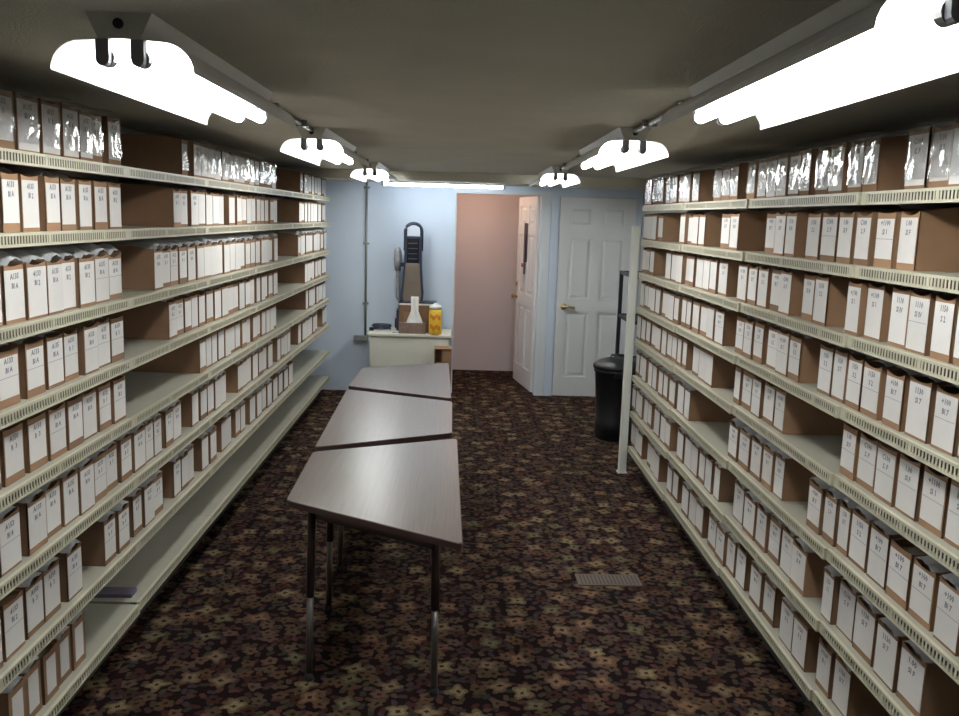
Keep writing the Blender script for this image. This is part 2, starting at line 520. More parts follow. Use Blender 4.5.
# closed door: hinged on the right, so its local x runs towards -X; seen face is +y local
d2 = six_panel_door('door_2', D2X1 - D2X0 - 0.03, DH - 0.022, (D2X0 + 0.015, YB + 0.012, 0.006), 0.0, 'closed white six panel door with brass lever handle', knob='none')
for o in list(d2.children):
    if o.name.startswith(('door_knob', 'deadbolt', 'hinge')):
        bpy.data.objects.remove(o)
k = MB()
lz = 0.918
k.tube([(0.075, -0.019, lz), (0.075, -0.031, lz)], 0.032, 16)
k.tube([(0.075, -0.029, lz), (0.075, -0.068, lz)], 0.012, 10)
k.tube([(0.065, -0.067, lz + 0.002), (0.12, -0.068, lz + 0.004), (0.185, -0.060, lz - 0.008)], 0.0125, 10)
k.build('lever_handle', M['brass'], d2, True)

# open door: hinged at the right jamb, swung away into the hall
ang = math.atan2(0.80, -0.135)
d1 = six_panel_door('door_1', 0.81, DH - 0.022, (D1X1 - 0.018, YB + WT + 0.012, 0.006), ang, 'open white six panel door swung into the hall, brass knob', knob='knob')
# strap and paper strip hung on the open leaf, on the face turned to the doorway
p = bpy.data.objects.new('door_hanger', None)
hang = thing('door_hanger', 'dark strap holding a white paper strip on the open door', 'door hanger', d1.location, ang)
MB().box(0.36, 0.50, 0.0205, 0.026, 1.33, 1.74).build('strap', M['strap'], hang)
MB().box(0.40, 0.46, 0.027, 0.034, 1.20, 1.62).build('strap_clip', M['dark'], hang)
MB().box(0.47, 0.62, 0.0205, 0.0225, 1.10, 1.46).build('paper_strip', M['paper'], hang)
MB().box(0.50, 0.59, 0.0228, 0.0234, 1.27, 1.31).build('red_print', M['red'], hang)
bpy.data.objects.remove(p)

# ------------------------------------------------------------------ ceiling lights
def reflector_profile():
    pts = [(0.0, 0.0), (0.05, 0.0), (0.085, -0.002)]
    for k in range(1, 8):
        a = k / 7 * PI / 2
        pts.append((0.085 + 0.067 * math.sin(a), -0.002 - 0.062 * (1 - math.cos(a))))
    return pts
def make_fixture(loc, label, LIGHT_L):
    e = thing('fluorescent_light', label, 'ceiling light', loc, 0, 'fluorescent ceiling lights over the aisle')
    # local: y along the tubes from 0 to 1.22, z = 0 at the top of the reflector
    m = MB()
    m.extrude_y([(-0.045, 0.0), (0.045, 0.0), (0.07, 0.0535), (-0.07, 0.0535)], 0.0, LIGHT_L)
    m.build('channel', M['lamp_body'], e)
    r = MB()
    half = reflector_profile()
    top = [(x, z + 0.0018) for x, z in half]
    for s in (-1, 1):
        lo = [(s * x, z - 0.0005) for x, z in half]
        up = [(s * x, z + 0.0012) for x, z in half]
        out = lo + up[::-1]
        if s < 0: out = out[::-1]
        r.extrude_y(out, 0.012, LIGHT_L - 0.012)
    r.build('reflector', M['lamp_white'], e)
    for s in (-1, 1):
        x = s * 0.037
        t = MB().tube([(x, 0.03, -0.036), (x, LIGHT_L - 0.03, -0.036)], 0.0185, 14)
        t.build('tube', M['tube'], e, True)
        for y0, y1 in ((0.0, 0.022), (LIGHT_L - 0.022, LIGHT_L)):
            h = MB()
            pts = [(x - 0.014, -0.001), (x - 0.014, -0.04)]
            for k in range(0, 7):
                a = PI + k / 6 * PI
                pts.append((x + 0.014 * math.cos(a), -0.042 + 0.014 * math.sin(a)))
            pts.append((x + 0.014, -0.001))
            h.extrude_y(pts, y0, y1)
            h.build('lampholder', M['holder'], e)
        for yy in (0.03, LIGHT_L - 0.03):
            MB().tube([(x, yy - 0.012, -0.036), (x, yy + 0.012, -0.036)], 0.0192, 14).build('tube_cap', M['leg_steel'], e)
    k = MB().tube([(0, -0.006, 0.03), (0, 0.002, 0.03)], 0.011, 12)
    k.build('knockout_plug', M['dark'], e)
    return e
ZF = ZC - 0.0537
FIX = ((-0.735, 1.93, 3.11, 'twin tube fluorescent ceiling light on the left, nearest the camera'),
       (-0.735, 4.30, 5.50, 'middle of the three left twin tube fluorescent ceiling lights'),
       (-0.735, 6.95, 8.10, 'farthest of the three left twin tube fluorescent ceiling lights'),
       (0.735, 1.29, 2.70, 'twin tube fluorescent ceiling light on the right, nearest the camera'),
       (0.735, 3.86, 5.20, 'middle of the three right twin tube fluorescent ceiling lights'),
       (0.735, 6.75, 7.95, 'farthest of the three right twin tube fluorescent ceiling lights'))
for x, y, y1, lab in FIX:
    make_fixture((x, y, ZF), lab, y1 - y)
for x, runs, side in ((-0.735, ((3.11, 4.30), (5.50, 6.95)), 'left'), (0.735, ((2.70, 3.86), (5.20, 6.75)), 'right')):
    for i, (a, b) in enumerate(runs):
        e = thing('ceiling_conduit', 'thin grey ceiling conduit between the %s %s lights' % (('two nearer', 'two farther')[i], side), 'conduit', (x, a, ZC - 0.012))
        MB().tube([(0, 0.003, 0), (0, b - a - 0.003, 0)], 0.0115, 10).build('pipe', M['conduit'], e, True)
        for q in (0.25, 0.75):
            MB().box(-0.03, 0.03, (b - a) * q - 0.01, (b - a) * q + 0.01, -0.0135, 0.0119).build('strap', M['conduit'], e)

# dropped soffit in front of the end wall, with a single tube batten under it
ZS = H + 0.318
struct('trim_3', MB().box(XL, XR, 8.17, YB - 0.001, ZS, ZC - 0.001), M['ceiling'], 'low boxed soffit along the end wall')
bt = thing('strip_light', 'single tube fluorescent strip light under the soffit by the end wall', 'strip light', (-0.775, 8.40, ZS - 0.0005), 0.0)
MB().box(0, 1.17, -0.03, 0.03, -0.014, 0.0).build('batten', M['lamp_body'], bt)
MB().tube([(0.022, 0, -0.030), (1.148, 0, -0.030)], 0.0125, 12).build('tube', M['tube_back'], bt, True)
for a in (0.0, 1.15):
    MB().box(a, a + 0.02, -0.012, 0.012, -0.045, -0.0145).build('lampholder', M['holder'], bt)

# warm ceiling globe in the hall, out of sight above the doorway
gl = thing('hall_globe_lamp', 'warm globe ceiling lamp in the hall beyond the doorway', 'ceiling lamp', (0.15, 9.45, ZC - 0.0005))
MB().lathe([(0.07, -0.03), (0.075, -0.015), (0.075, 0.0)], 20).build('lamp_base', M['brass'], gl, True)
MB().lathe([(0.02, -0.145), (0.06, -0.13), (0.085, -0.095), (0.08, -0.055), (0.06, -0.031)], 20).build('globe', M['globe'], gl, True)

# ------------------------------------------------------------------ shelving
LIP_H = 0.040
class Side:
    def __init__(self, p, d, out, zs, word):
        self.p = Vector(p); self.d = Vector(d).normalized(); self.o = Vector(out).normalized(); self.zs = zs; self.word = word
        self.rz = math.atan2(-self.o.x, self.o.y)       # local +y points at the wall
    def P(self, l, d, z):
        q = self.p + self.d * l + self.o * d
        return Vector((q.x, q.y, z))
    def solve(self, u, z, d=0.02):
        lo, hi = 1.3, 12.0
        inc = pix(self.P(hi, d, z))[0] > pix(self.P(lo, d, z))[0]
        for _ in range(50):
            mid = (lo + hi) / 2
            if (pix(self.P(mid, d, z))[0] < u) == inc: lo = mid
            else: hi = mid
        return (lo + hi) / 2
zL = [H + z + LIP_H / 2 for z in (0.1299, -0.1028, -0.3656, -0.602, -0.8325, -1.0811, -1.3462, -1.6)]
zR = [H + z + LIP_H / 2 for z in (0.0962, -0.1342, -0.3606, -0.5972, -0.8266, -1.086, -1.3454, -1.6014)]
LEFT = Side((-1.278, 0), (0, 1), (-1, 0), zL, 'left')
RB = (1.72, 2.79, 3.86, 4.95, 6.06)
class SteppedSide(Side):
    """right wall: each bay stands square, but the run closes in slightly towards the far end"""
    def P(self, l, d, z):
        i = max(k for k in range(4) if l >= RB[k] - 1e-6 or k == 0)
        lc = (RB[i] + RB[i + 1]) / 2
        return Vector((1.2709 - 0.00908 * (lc - 2.25) + d, l, z))
RIGHT = SteppedSide((1.2709, 0), (0, 1), (1, 0), zR, 'right')
DEPTH = 0.415

def lip_meshes(L):
    """front lip of a shelf of length L: two rails (one mesh) and the bars between the slots (another)"""
    r = MB()
    r.box(0, L, -0.012, 0.0, -0.008, 0.0)
    r.box(0, L, -0.012, 0.0, -LIP_H, -LIP_H + 0.008)
    r.box(0, 0.02, -0.011, -0.001, -LIP_H + 0.008, -0.008)
    r.box(L - 0.02, L, -0.011, -0.001, -LIP_H + 0.008, -0.008)
    b = MB()
    n = int((L - 0.04) / 0.0172)
    p = (L - 0.04) / n
    for i in range(n):
        x = 0.02 + p * (i + 0.5)
        w = 0.0040 if (i % 24) else 0.0082
        b.box(x - w, x + w, -0.0115, -0.0098, -LIP_H + 0.008, -0.008)
    return r.mesh('shelf_lip', M['lip']), b.mesh('lip_slats', M['lip'])

_shelf_cache = {}
def shelf_parts(L):
    k = round(L, 3)
    if k not in _shelf_cache:
        d = MB().box(0.001, L - 0.001, 0.0, DEPTH, -0.004, 0.0)
        ic = MB().box(0.001, L - 0.001, 0.018, 0.021, -LIP_H, -0.0045)  # channel behind the slots, slot shade put into its dark colour
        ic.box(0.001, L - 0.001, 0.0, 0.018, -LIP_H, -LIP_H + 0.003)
        d.box(0.001, L - 0.001, DEPTH - 0.004, DEPTH, 0.0, 0.012)
        for q in (0.12, 0.26):                    # stiffening channels under the deck
            d.box(0.02, L - 0.02, q, q + 0.03, -0.018, -0.004)
        _shelf_cache[k] = (d.mesh('shelf', M['shelf']),) + lip_meshes(L) + (ic.mesh('slot_shade_channel', M['inner']),)
    return _shelf_cache[k]

def bay(side, l0, l1, label, drop=0.0, end_post=False):
    L = l1 - l0
    # local x runs along the aisle; on the left it is +l, on the right -l
    a = l0 if side is LEFT else l1
    e = thing('shelving_bay', label, 'shelving', side.P((l0 + l1) / 2, 0, 0) + Vector((0, a - (l0 + l1) / 2, 0)), side.rz, 'cream shelving bays along the %s wall' % side.word)
    top = side.zs[0] + 0.20
    MB().box(0.002, L - 0.002, DEPTH + 0.001, DEPTH + 0.008, 0.0, top).build('back_panel', M['shelf'], e)
    for x in (0.004, L - 0.034):
        MB().box(x, x + 0.03, DEPTH + 0.009, DEPTH + 0.034, 0.0, top).build('upright', M['upright'], e)
    MB().box(0.002, L - 0.002, 0.10, 0.12, 0.0, side.zs[7] - 0.0185 - drop).build('kick_plate', M['kick'], e)
    for x in (0.01, L / 2, L - 0.02):
        MB().box(x, x + 0.008, 0.121, DEPTH, 0.0, side.zs[7] - 0.0185 - drop).build('base_bracket', M['kick'], e)
    me = shelf_parts(L)
    for i, z in enumerate(side.zs):
        s = link('shelf', me[0], e); s.location = (0, 0, z - drop * (i == 7))
        p = link('shelf_lip', me[1], s)
        link('slot_shade_channel', me[3], s)
        q = link('lip_slats', me[2], s); q['kind'] = 'stuff'
        for x in (0.003, L - 0.006):              # tapered brackets carrying the deck
            zz = -0.0185
            b = MB().add([(x, 0.03, zz + 0.0145), (x + 0.003, 0.03, zz + 0.0145), (x + 0.003, DEPTH, zz + 0.0145), (x, DEPTH, zz + 0.0145),
                          (x, 0.03, zz + 0.004), (x + 0.003, 0.03, zz + 0.004), (x + 0.003, DEPTH, zz - 0.010), (x, DEPTH, zz - 0.010)],
                         [(0, 1, 2, 3), (7, 6, 5, 4), (0, 4, 5, 1), (1, 5, 6, 2), (2, 6, 7, 3), (3, 7, 4, 0)])
            b.build('bracket', M['upright'], s)
    if end_post:
        # square white post at the far front corner of the right shelving (local x = 0 end)
        MB().rbox(-0.060, -0.004, -0.066, -0.012, 0.0, 1.765, 0.008).build('end_post', M['post'], e)
        MB().box(-0.068, 0.0, -0.074, -0.004, 0.0, 0.006).build('post_foot', M['post'], e)
    return e

LB = (2.28, 3.352, 4.39, 5.42, 6.595, 7.52, 8.45)
ordw = ('nearest the camera', 'second from the camera', 'third from the camera', 'fourth from the camera', 'fifth from the camera', 'farthest, beside the end wall')
for i in range(6):
    bay(LEFT, LB[i], LB[i + 1], 'cream metal shelving bay along the left wall, %s' % ordw[i], 0.010 if i == 0 else 0.0)
ordr = ('nearest the camera', 'second from the camera', 'third from the camera', 'farthest, ending at the white post')
for i in range(4):
    bay(RIGHT, RB[i], RB[i + 1], 'cream metal shelving bay along the right wall, %s' % ordr[i], 0.0, i == 3)

# ------------------------------------------------------------------ file boxes
BW, BD, BH = 0.116, 0.36, 0.182
def carton_mesh(v):
    """open-topped card bin: scooped front edge, higher sides and back, packed with paper"""
    rnd = random.Random(40 + v)
    t = 0.004
    fh = BH - 0.010 - 0.006 * rnd.random()
    prof = [(0.0, fh), (0.012, fh - 0.001), (0.04, fh + 0.004), (0.10, BH), (BD, BH)]
    m = MB()
    for s in (-1, 1):
        x0, x1 = (s * BW / 2, s * (BW / 2 - t))
        n = len(prof)
        pts = [(0.0, 0.0)] + [(y, z) for y, z in prof] + [(BD, 0.0)]
        k = len(pts)
        vs = [(x0, y, z) for y, z in pts] + [(x1, y, z) for y, z in pts]
        fs = [tuple(range(k)), tuple(range(2 * k - 1, k - 1, -1))]
        fs += [(i, k + i, k + (i + 1) % k, (i + 1) % k) for i in range(k)]
        if s < 0: fs = [f[::-1] for f in fs]
        m.add(vs, fs)
    # front panel with a sagging top edge
    n = 6; sag = 0.004 + 0.010 * rnd.random()
    top = [(-BW / 2 + BW * i / n, fh - sag * (1 - (2 * i / n - 1) ** 2)) for i in range(n + 1)]
    pts = [(-BW / 2, 0.0), (BW / 2, 0.0)] + [(x, z) for x, z in top[::-1]]
    m.extrude_y(pts, 0.0, t)
    m.box(-BW / 2 + t, BW / 2 - t, BD - t, BD, 0, BH)
    m.box(-BW / 2 + t, BW / 2 - t, t, BD - t, 0, 0.004)
    m.box(-BW / 2 + t, BW / 2 - t, t + 0.004, BD - t, 0.004, BH - 0.036, 1)
    if v % 3 == 1:                                 # a flap folded back inside
        m.add([(-BW / 2 + t, t, fh - sag), (BW / 2 - t, t, fh - sag), (BW / 2 - t - 0.01, 0.05, fh - 0.02), (-BW / 2 + t + 0.01, 0.05, fh - 0.02)], [(0, 1, 2, 3)])
    return m.mesh('carton', [M['card'], M['fill']])
def label_mesh(v):
    rnd = random.Random(90 + v)
    m = MB()
    w = BW * (0.92, 0.94, 0.90, 0.955, 0.64)[v]
    z0 = (0.020, 0.012, 0.026, 0.008, 0.024)[v]; z1 = BH - (0.031, 0.028, 0.034, 0.027, 0.038)[v]
    sx = 0.003 * (rnd.random() - 0.5); tl = 0.004 * (rnd.random() - 0.5)
    y = -0.0012
    m.box(-w / 2 + sx, w / 2 + sx, y, -0.0002, z0, z1)
    return m.mesh('label', M['label'])
def rule_mesh():
    return MB().box(-BW * 0.45, BW * 0.45, -0.0017, -0.0013, 0.086, 0.0876).mesh('label_rule', M['rule'])
def bag_mesh(v):
    """crumpled clear bag swelling out of the box top"""
    rnd = random.Random(300 + v)
    nx, ny = 7, 11
    m = MB(); vs = []
    hi = v >= 6
    hmax = (0.034 if hi else 0.020) + 0.014 * rnd.random()
    ph = [rnd.random() * 6.28 for _ in range(4)]
    for j in range(ny):
        for i in range(nx):
            a = i / (nx - 1) * 2 - 1; b = j / (ny - 1)
            x = a * (BW / 2 - 0.006)
            y = (-0.008 if hi else 0.014) + b * 0.27
            dome = (1 - a * a) ** 0.5 * (math.sin(PI * min(1, b * 1.05 + 0.03)) ** 0.45)
            w = 0.5 + 0.5 * math.sin(7 * b + 3 * a + ph[0]) * math.cos(5 * a + ph[1]) + 0.35 * (rnd.random() - 0.5)
            z = BH - 0.014 + (0.012 + hmax * (0.35 + 0.75 * w)) * dome
            vs.append((x + 0.003 * math.sin(9 * b + ph[2]), y, min(z, BH + (0.036 if hi else 0.018))))
    fs = [(j * nx + i, j * nx + i + 1, (j + 1) * nx + i + 1, (j + 1) * nx + i) for j in range(ny - 1) for i in range(nx - 1)]
    m.add(vs, fs)
    return m.mesh('plastic_bag', M['film'], True)
def wrap_mesh(v):
    """clear bag pulled over the whole box: crinkled front sheet folding over the top"""
    rnd = random.Random(500 + v)
    nx, nz = 8, 14
    m = MB(); vs = []
    ph = [rnd.random() * 6.28 for _ in range(5)]
    z0 = 0.028
    for j in range(nz):
        for i in range(nx):
            a = i / (nx - 1) * 2 - 1; b = j / (nz - 1)
            x = a * (BW / 2 - 0.001)
            if b < 0.75:
                z = z0 + (BH + 0.002 - z0) * b / 0.75; y = -0.004
            else:
                z = BH + 0.006 + 0.006 * math.sin((b - 0.75) * 12); y = -0.003 + (b - 0.75) / 0.25 * 0.26
            n = math.sin(3.2 * a + 5 * b + ph[0]) + 0.7 * math.sin(6.5 * a - 9 * b + ph[1]) + 0.5 * math.sin(14 * b + 2 * a + ph[2]) + 0.25 * (rnd.random() - 0.5)
            edge = 1 - 0.5 * abs(a) ** 4
            if b < 0.75: y -= 0.0032 * (n + 2.0) * edge * 0.5
            else: z += 0.0022 * (n + 2.0)
            vs.append((x, y, z))
    fs = [(j * nx + i, j * nx + i + 1, (j + 1) * nx + i + 1, (j + 1) * nx + i) for j in range(nz - 1) for i in range(nx - 1)]
    m.add(vs, fs)
    return m.mesh('plastic_wrap', M['wrapfilm'], True)

def handwriting(lines, seed):
    """marker lettering, two rows, set as flat strokes on the label"""
    rnd = random.Random(seed)
    m = MB()
    zrow = BH - 0.054
    for ri, ln in enumerate(lines):
        cu = bpy.data.curves.new('lettering', 'FONT')
        cu.body = ln; cu.size = 0.023 if ri == 0 else 0.022
        cu.resolution_u = 1
        cu.align_x = 'CENTER'
        cu.shear = 0.12 * (rnd.random() - 0.3)
        cu.offset = 0.0007
        cu.space_character = 1.0
        ob = bpy.data.objects.new('lettering', cu); C.objects.link(ob)
        dg = bpy.context.evaluated_depsgraph_get()
        me = bpy.data.meshes.new_from_object(ob.evaluated_get(dg))
        xs = [v.co.x for v in me.vertices]
        wd = max(xs) - min(xs)
        sx = min(1.0, BW * 0.74 / wd)
        tl = 0.10 * (rnd.random() - 0.5)
        vs = []
        for v in me.vertices:
            x = v.co.x * sx
            vs.append((x, -0.0018, zrow - ri * 0.027 + v.co.y + tl * x))
        m.add(vs, [tuple(p.vertices) for p in me.polygons])
        bpy.data.objects.remove(ob); bpy.data.curves.remove(cu); bpy.data.meshes.remove(me)
    return m.mesh('handwriting', M['ink'])

CARTONS = [carton_mesh(v) for v in range(4)]
LABELS = [label_mesh(v) for v in range(5)]
RULE = rule_mesh()
BAGS = [bag_mesh(v) for v in range(12)]
WRAPS = [wrap_mesh(v) for v in range(6)]
TXT = {'left': [handwriting(t, 20 + i) for i, t in enumerate((('A133', 'Bl A'), ('A153', 'Bl 8'), ('A132', 'B  1'), ('4133', 'Bl 2'), ('A150', 'B  3'), ('A135', 'Bl A')))],
       'right': [handwriting(t, 60 + i) for i, t in enumerate((('1130', 'Sl 7'), ('+100', 'Bl 7'), ('1110', 'Sl IV'), ('C100', 'S. F'), ('+1100', 'Sl 1'), ('1.00', 'Sl F'), ('1150', 'S 2')))]}

# pixel ranges of the box rows along each shelf, read off the photograph (aisle face, mid height)
RUNS_L = [
 [(-14, 14), (19, 41), (42, 60), (61, 77), (78, 91), (92, 104), (106, 119), (183, 189), (192.5, 276.5), (301, 326)],
 [(-16, 1.5), (2.5, 21), (22.5, 40), (45.5, 60.5), (61, 76), (78.5, 91.5), (93, 106), (108.5, 120.5), (172.5, 188), (190.5, 225), (229.5, 235.5), (236.5, 255.5), (257, 268), (269.5, 277), (299.5, 326)],
 [(-16, 3), (4, 25), (25.5, 45.5), (46.5, 62.5), (63, 77), (78, 94), (95, 109), (110, 123.5), (153.5, 162), (163, 187.5), (188.5, 255), (256.5, 273), (274.5, 278), (297.5, 326)],
 [(-2, 20), (25.5, 44.5), (48, 64.5), (65.5, 80), (83, 97), (99, 111.5), (112, 125), (168.5, 184.5), (185.5, 205.5), (207, 255), (257, 268), (269.5, 278), (304.5, 326)],
 [(-16, 3), (5, 25.5), (29, 48), (49.5, 66.5), (67.5, 82.5), (83.5, 97.5), (99, 111.5), (112.5, 124.5), (199, 205.5), (206.5, 217.5), (219, 251), (252.5, 276.5), (306.5, 326)],
 [(-2, 19.5), (26, 45.5), (46, 62.5), (63.5, 92.5), (94, 119), (121, 132), (133.5, 145), (146, 161.5), (165.5, 173.5), (174, 182), (193, 199.5), (201, 226), (237, 252), (253, 272), (277, 290), (299, 317), (322, 327)],
 [(-17, 2), (5, 25), (28, 62), (67, 81.5), (104, 115.5), (117, 128), (134, 143), (144, 154), (154.5, 164), (174.5, 195), (202, 208.5), (209.5, 216), (221.5, 232), (236.5, 246), (250, 255.5), (256.5, 261.5), (262.5, 266.5), (267, 271.5), (273, 277.5), (279, 283), (284, 288), (289.5, 293.5)],
 [(9, 26), (27, 43), (44, 58.5), (59.5, 73), (73.5, 86)],
]
RUNS_R = [
 [(645, 664), (665.5, 678), (679.5, 700), (714, 737.5), (746.5, 775), (778, 799.5), (802, 812.5), (815, 827.5), (829.5, 844), (847, 861.5), (863, 880.5), (905, 926.5), (929, 951), (953, 976)],
 [(644, 662), (680.5, 705), (720, 729), (730, 738.5), (764.5, 774.5), (775.5, 785.5), (786.5, 796.5), (806.5, 819.5), (821, 836.5), (838.5, 853), (854.5, 872.5), (875, 894), (896.5, 915)],
 [(642, 654), (665, 670), (671, 682.5), (683, 694), (695, 702), (703.5, 717), (717.5, 726), (738, 747.5), (748.5, 758), (759, 768.5), (770.5, 792), (802, 813.5), (815, 828), (848, 864.5), (865.5, 882), (890.5, 908.5), (909.5, 930), (934, 955), (957, 982)],
 [(640, 660), (661.5, 679), (680, 690.5), (693, 707), (707.5, 714), (715, 723.5), (735, 744), (744.5, 753.5), (754, 763.5), (766.5, 776.5), (777.5, 789), (789.5, 801), (817, 830), (831, 844), (845.5, 863), (864, 881.5), (886, 904.5), (908, 930), (933, 956), (958, 984)],
 [(638, 650), (651, 661), (662, 676), (676.5, 682), (683, 687), (691.5, 698), (699, 713), (733, 740.5), (741.5, 751), (752, 760.5), (762, 772.5), (774, 783.5), (839.5, 856.5), (857.5, 875), (876.5, 895.5), (896.5, 917), (919.5, 943), (945, 970)],
 [(636, 646), (648, 655.5), (658.5, 667), (668, 677), (678, 684), (685, 690), (728, 738.5), (739.5, 750), (751, 761), (762, 772), (773, 782), (808, 821), (822, 834), (835, 848.5), (849.5, 866.5), (868, 886), (888, 910), (911.5, 933.5), (938, 962)],
 [(632.5, 643), (644, 651.5), (654, 660), (661, 671), (678, 684), (684.5, 697.5), (698, 704), (705, 711.5), (713, 718.5), (732.5, 742), (745, 756), (757, 767), (768, 779), (780, 791), (792.5, 807), (822, 835), (836, 852), (854, 874), (877, 897.5), (899, 924)],
 [(631, 643), (646.5, 660), (666, 677.5), (683, 704), (708, 716), (717, 725.5), (727, 736), (737, 746), (751, 762), (763, 774), (781, 793.5), (794.5, 808), (815, 831), (832, 847.5)],
]
rb = random.Random(11)
boxes = []
for side, runs in ((LEFT, RUNS_L), (RIGHT, RUNS_R)):
    for si, row in enumerate(runs):
        z = side.zs[si]
        dz = 0.010 if (side is LEFT and si == 7) else 0.0
        items = []
        for a, b in row:
            d0 = 0.018
            la, lb = side.solve(a, z + 0.09, d0), side.solve(b, z + 0.09, d0)
            la, lb = min(la, lb), max(la, lb)
            n = max(1, round((lb - la) / 0.124))
            p = (lb - la) / n
            for k in range(n):
                items.append((la + p * (k + 0.5), min(p - 0.004, 0.145)))
        items.sort()
        for k in range(len(items) - 1):             # never let neighbours overlap
            gap = items[k + 1][0] - items[k][0] - (items[k][1] + items[k + 1][1]) / 2
            if gap < 0.0045:
                items[k] = (items[k][0], items[k][1] + gap - 0.0045)
        for k, (l, w) in enumerate(items):
            c = side.P(l, 0.02, z + 0.09)
            u, v, d = pix(c)
            boxes.append(dict(side=side, si=si, k=k, n=len(items), l=l, w=w, z=z - dz, size=(F * 0.18 / d) * abs(pix(side.P(l + w / 2, 0.02, z))[0] - pix(side.P(l - w / 2, 0.02, z))[0]), u=u))
ORD = ['first', 'second', 'third', 'fourth', 'fifth', 'sixth', 'seventh', 'eighth', 'ninth', 'tenth', 'eleventh', 'twelfth', 'thirteenth', 'fourteenth', 'fifteenth', 'sixteenth', 'seventeenth', 'eighteenth', 'nineteenth']
def ordinal(i):
    tens = {2: 'twenty', 3: 'thirty', 4: 'forty', 5: 'fifty'}
    n = i + 1
    if n <= 19: return ORD[i]
    t, r = divmod(n, 10)
    return (tens[t][:-1] + 'ieth') if r == 0 else tens[t] + '-' + ORD[r - 1]
SHELFW = ['top shelf', 'second shelf from top', 'third shelf from top', 'fourth shelf from top', 'fourth shelf from bottom', 'third shelf from bottom', 'second shelf from bottom', 'bottom shelf']
boxes.sort(key=lambda b: -b['size'])
print('FILE BOXES', len(boxes), 'small', [round(b['size']) for b in boxes[295:301]])
stuff = MB()
for bi, b in enumerate(boxes):
    side, si = b['side'], b['si']
    v = rb.randrange(1000)
    sx = b['w'] / BW
    sz = 1.0 + 0.03 * (rb.random() - 0.6) + (0.015 if si in (2, 6) else 0)
    d0 = 0.012 + 0.014 * rb.random()
    yaw = side.rz + math.radians(0.5) * (rb.random() - 0.5)
    loc = side.P(b['l'], d0, b['z'] + 0.0004)
    has_bag = si > 0 and rb.random() < (0.35, 0.25, 0.95, 0.7, 0.7, 0.95, 0.85, 0.8)[si]
    rule = rb.random() < (0.1, 0.1, 0.2, 0.8, 0.8, 0.6, 0.4, 0.3)[si]
    parts = [(CARTONS[v % 4], 'carton'), (LABELS[v % 4] if si < 7 or side is RIGHT else LABELS[4], 'label')]
    if si == 0: parts.append((WRAPS[v % 6], 'plastic_wrap'))
    elif has_bag: parts.append((BAGS[v % 6 + (6 if side.zs[si - 1] - side.zs[si] > 0.247 else 0)], 'plastic_bag'))
    if bi < 300:
        if si == 0:
            lab = 'cardboard file box wrapped in clear plastic, %s wall, top shelf, %s from the camera' % (side.word, ordinal(b['k']))
        else:
            lab = 'white-labelled cardboard file box, %s wall, %s, %s from camera' % (side.word, SHELFW[si], ordinal(b['k']))
        e = thing('file_box', lab, 'file box', loc, yaw, 'file boxes on the %s %s' % (side.word, SHELFW[si]))
        e.scale = (sx, 1, sz)
        lo = None
        for me, nm in parts:
            o = link(nm, me, e)
            if nm == 'label':
                lo = o
        pool = TXT[side.word]
        if b['size'] > 260 and not (si == 7 and side is LEFT):
            link('handwriting', pool[v % len(pool)], lo)
        if rule and b['size'] > 260 and 0 < si < 7:
            link('label_rule', RULE, lo)
    else:
        mt = Matrix.Translation(loc) @ Matrix.Rotation(yaw, 4, 'Z') @ Matrix.Diagonal((sx, 1, sz, 1))
        for me, nm in parts:
            mi = {'carton': 0, 'label': 2, 'plastic_bag': 3, 'plastic_wrap': 4}[nm]
            vs = [tuple(mt @ q.co) for q in me.vertices]
            for p in ([None]):
                o = len(stuff.v)
                stuff.v += vs
                for q in me.polygons:
                    stuff.f.append(tuple(i + o for i in q.vertices))
                    stuff.m.append(mi + q.material_index if nm == 'carton' else mi)
if stuff.v:
    so = stuff.build('distant_file_boxes', [M['card'], M['fill'], M['label'], M['film'], M['wrapfilm']])
    tag(so, 'small far rows of white-labelled cardboard file boxes at the ends of both shelves', 'file boxes', None, 'stuff')

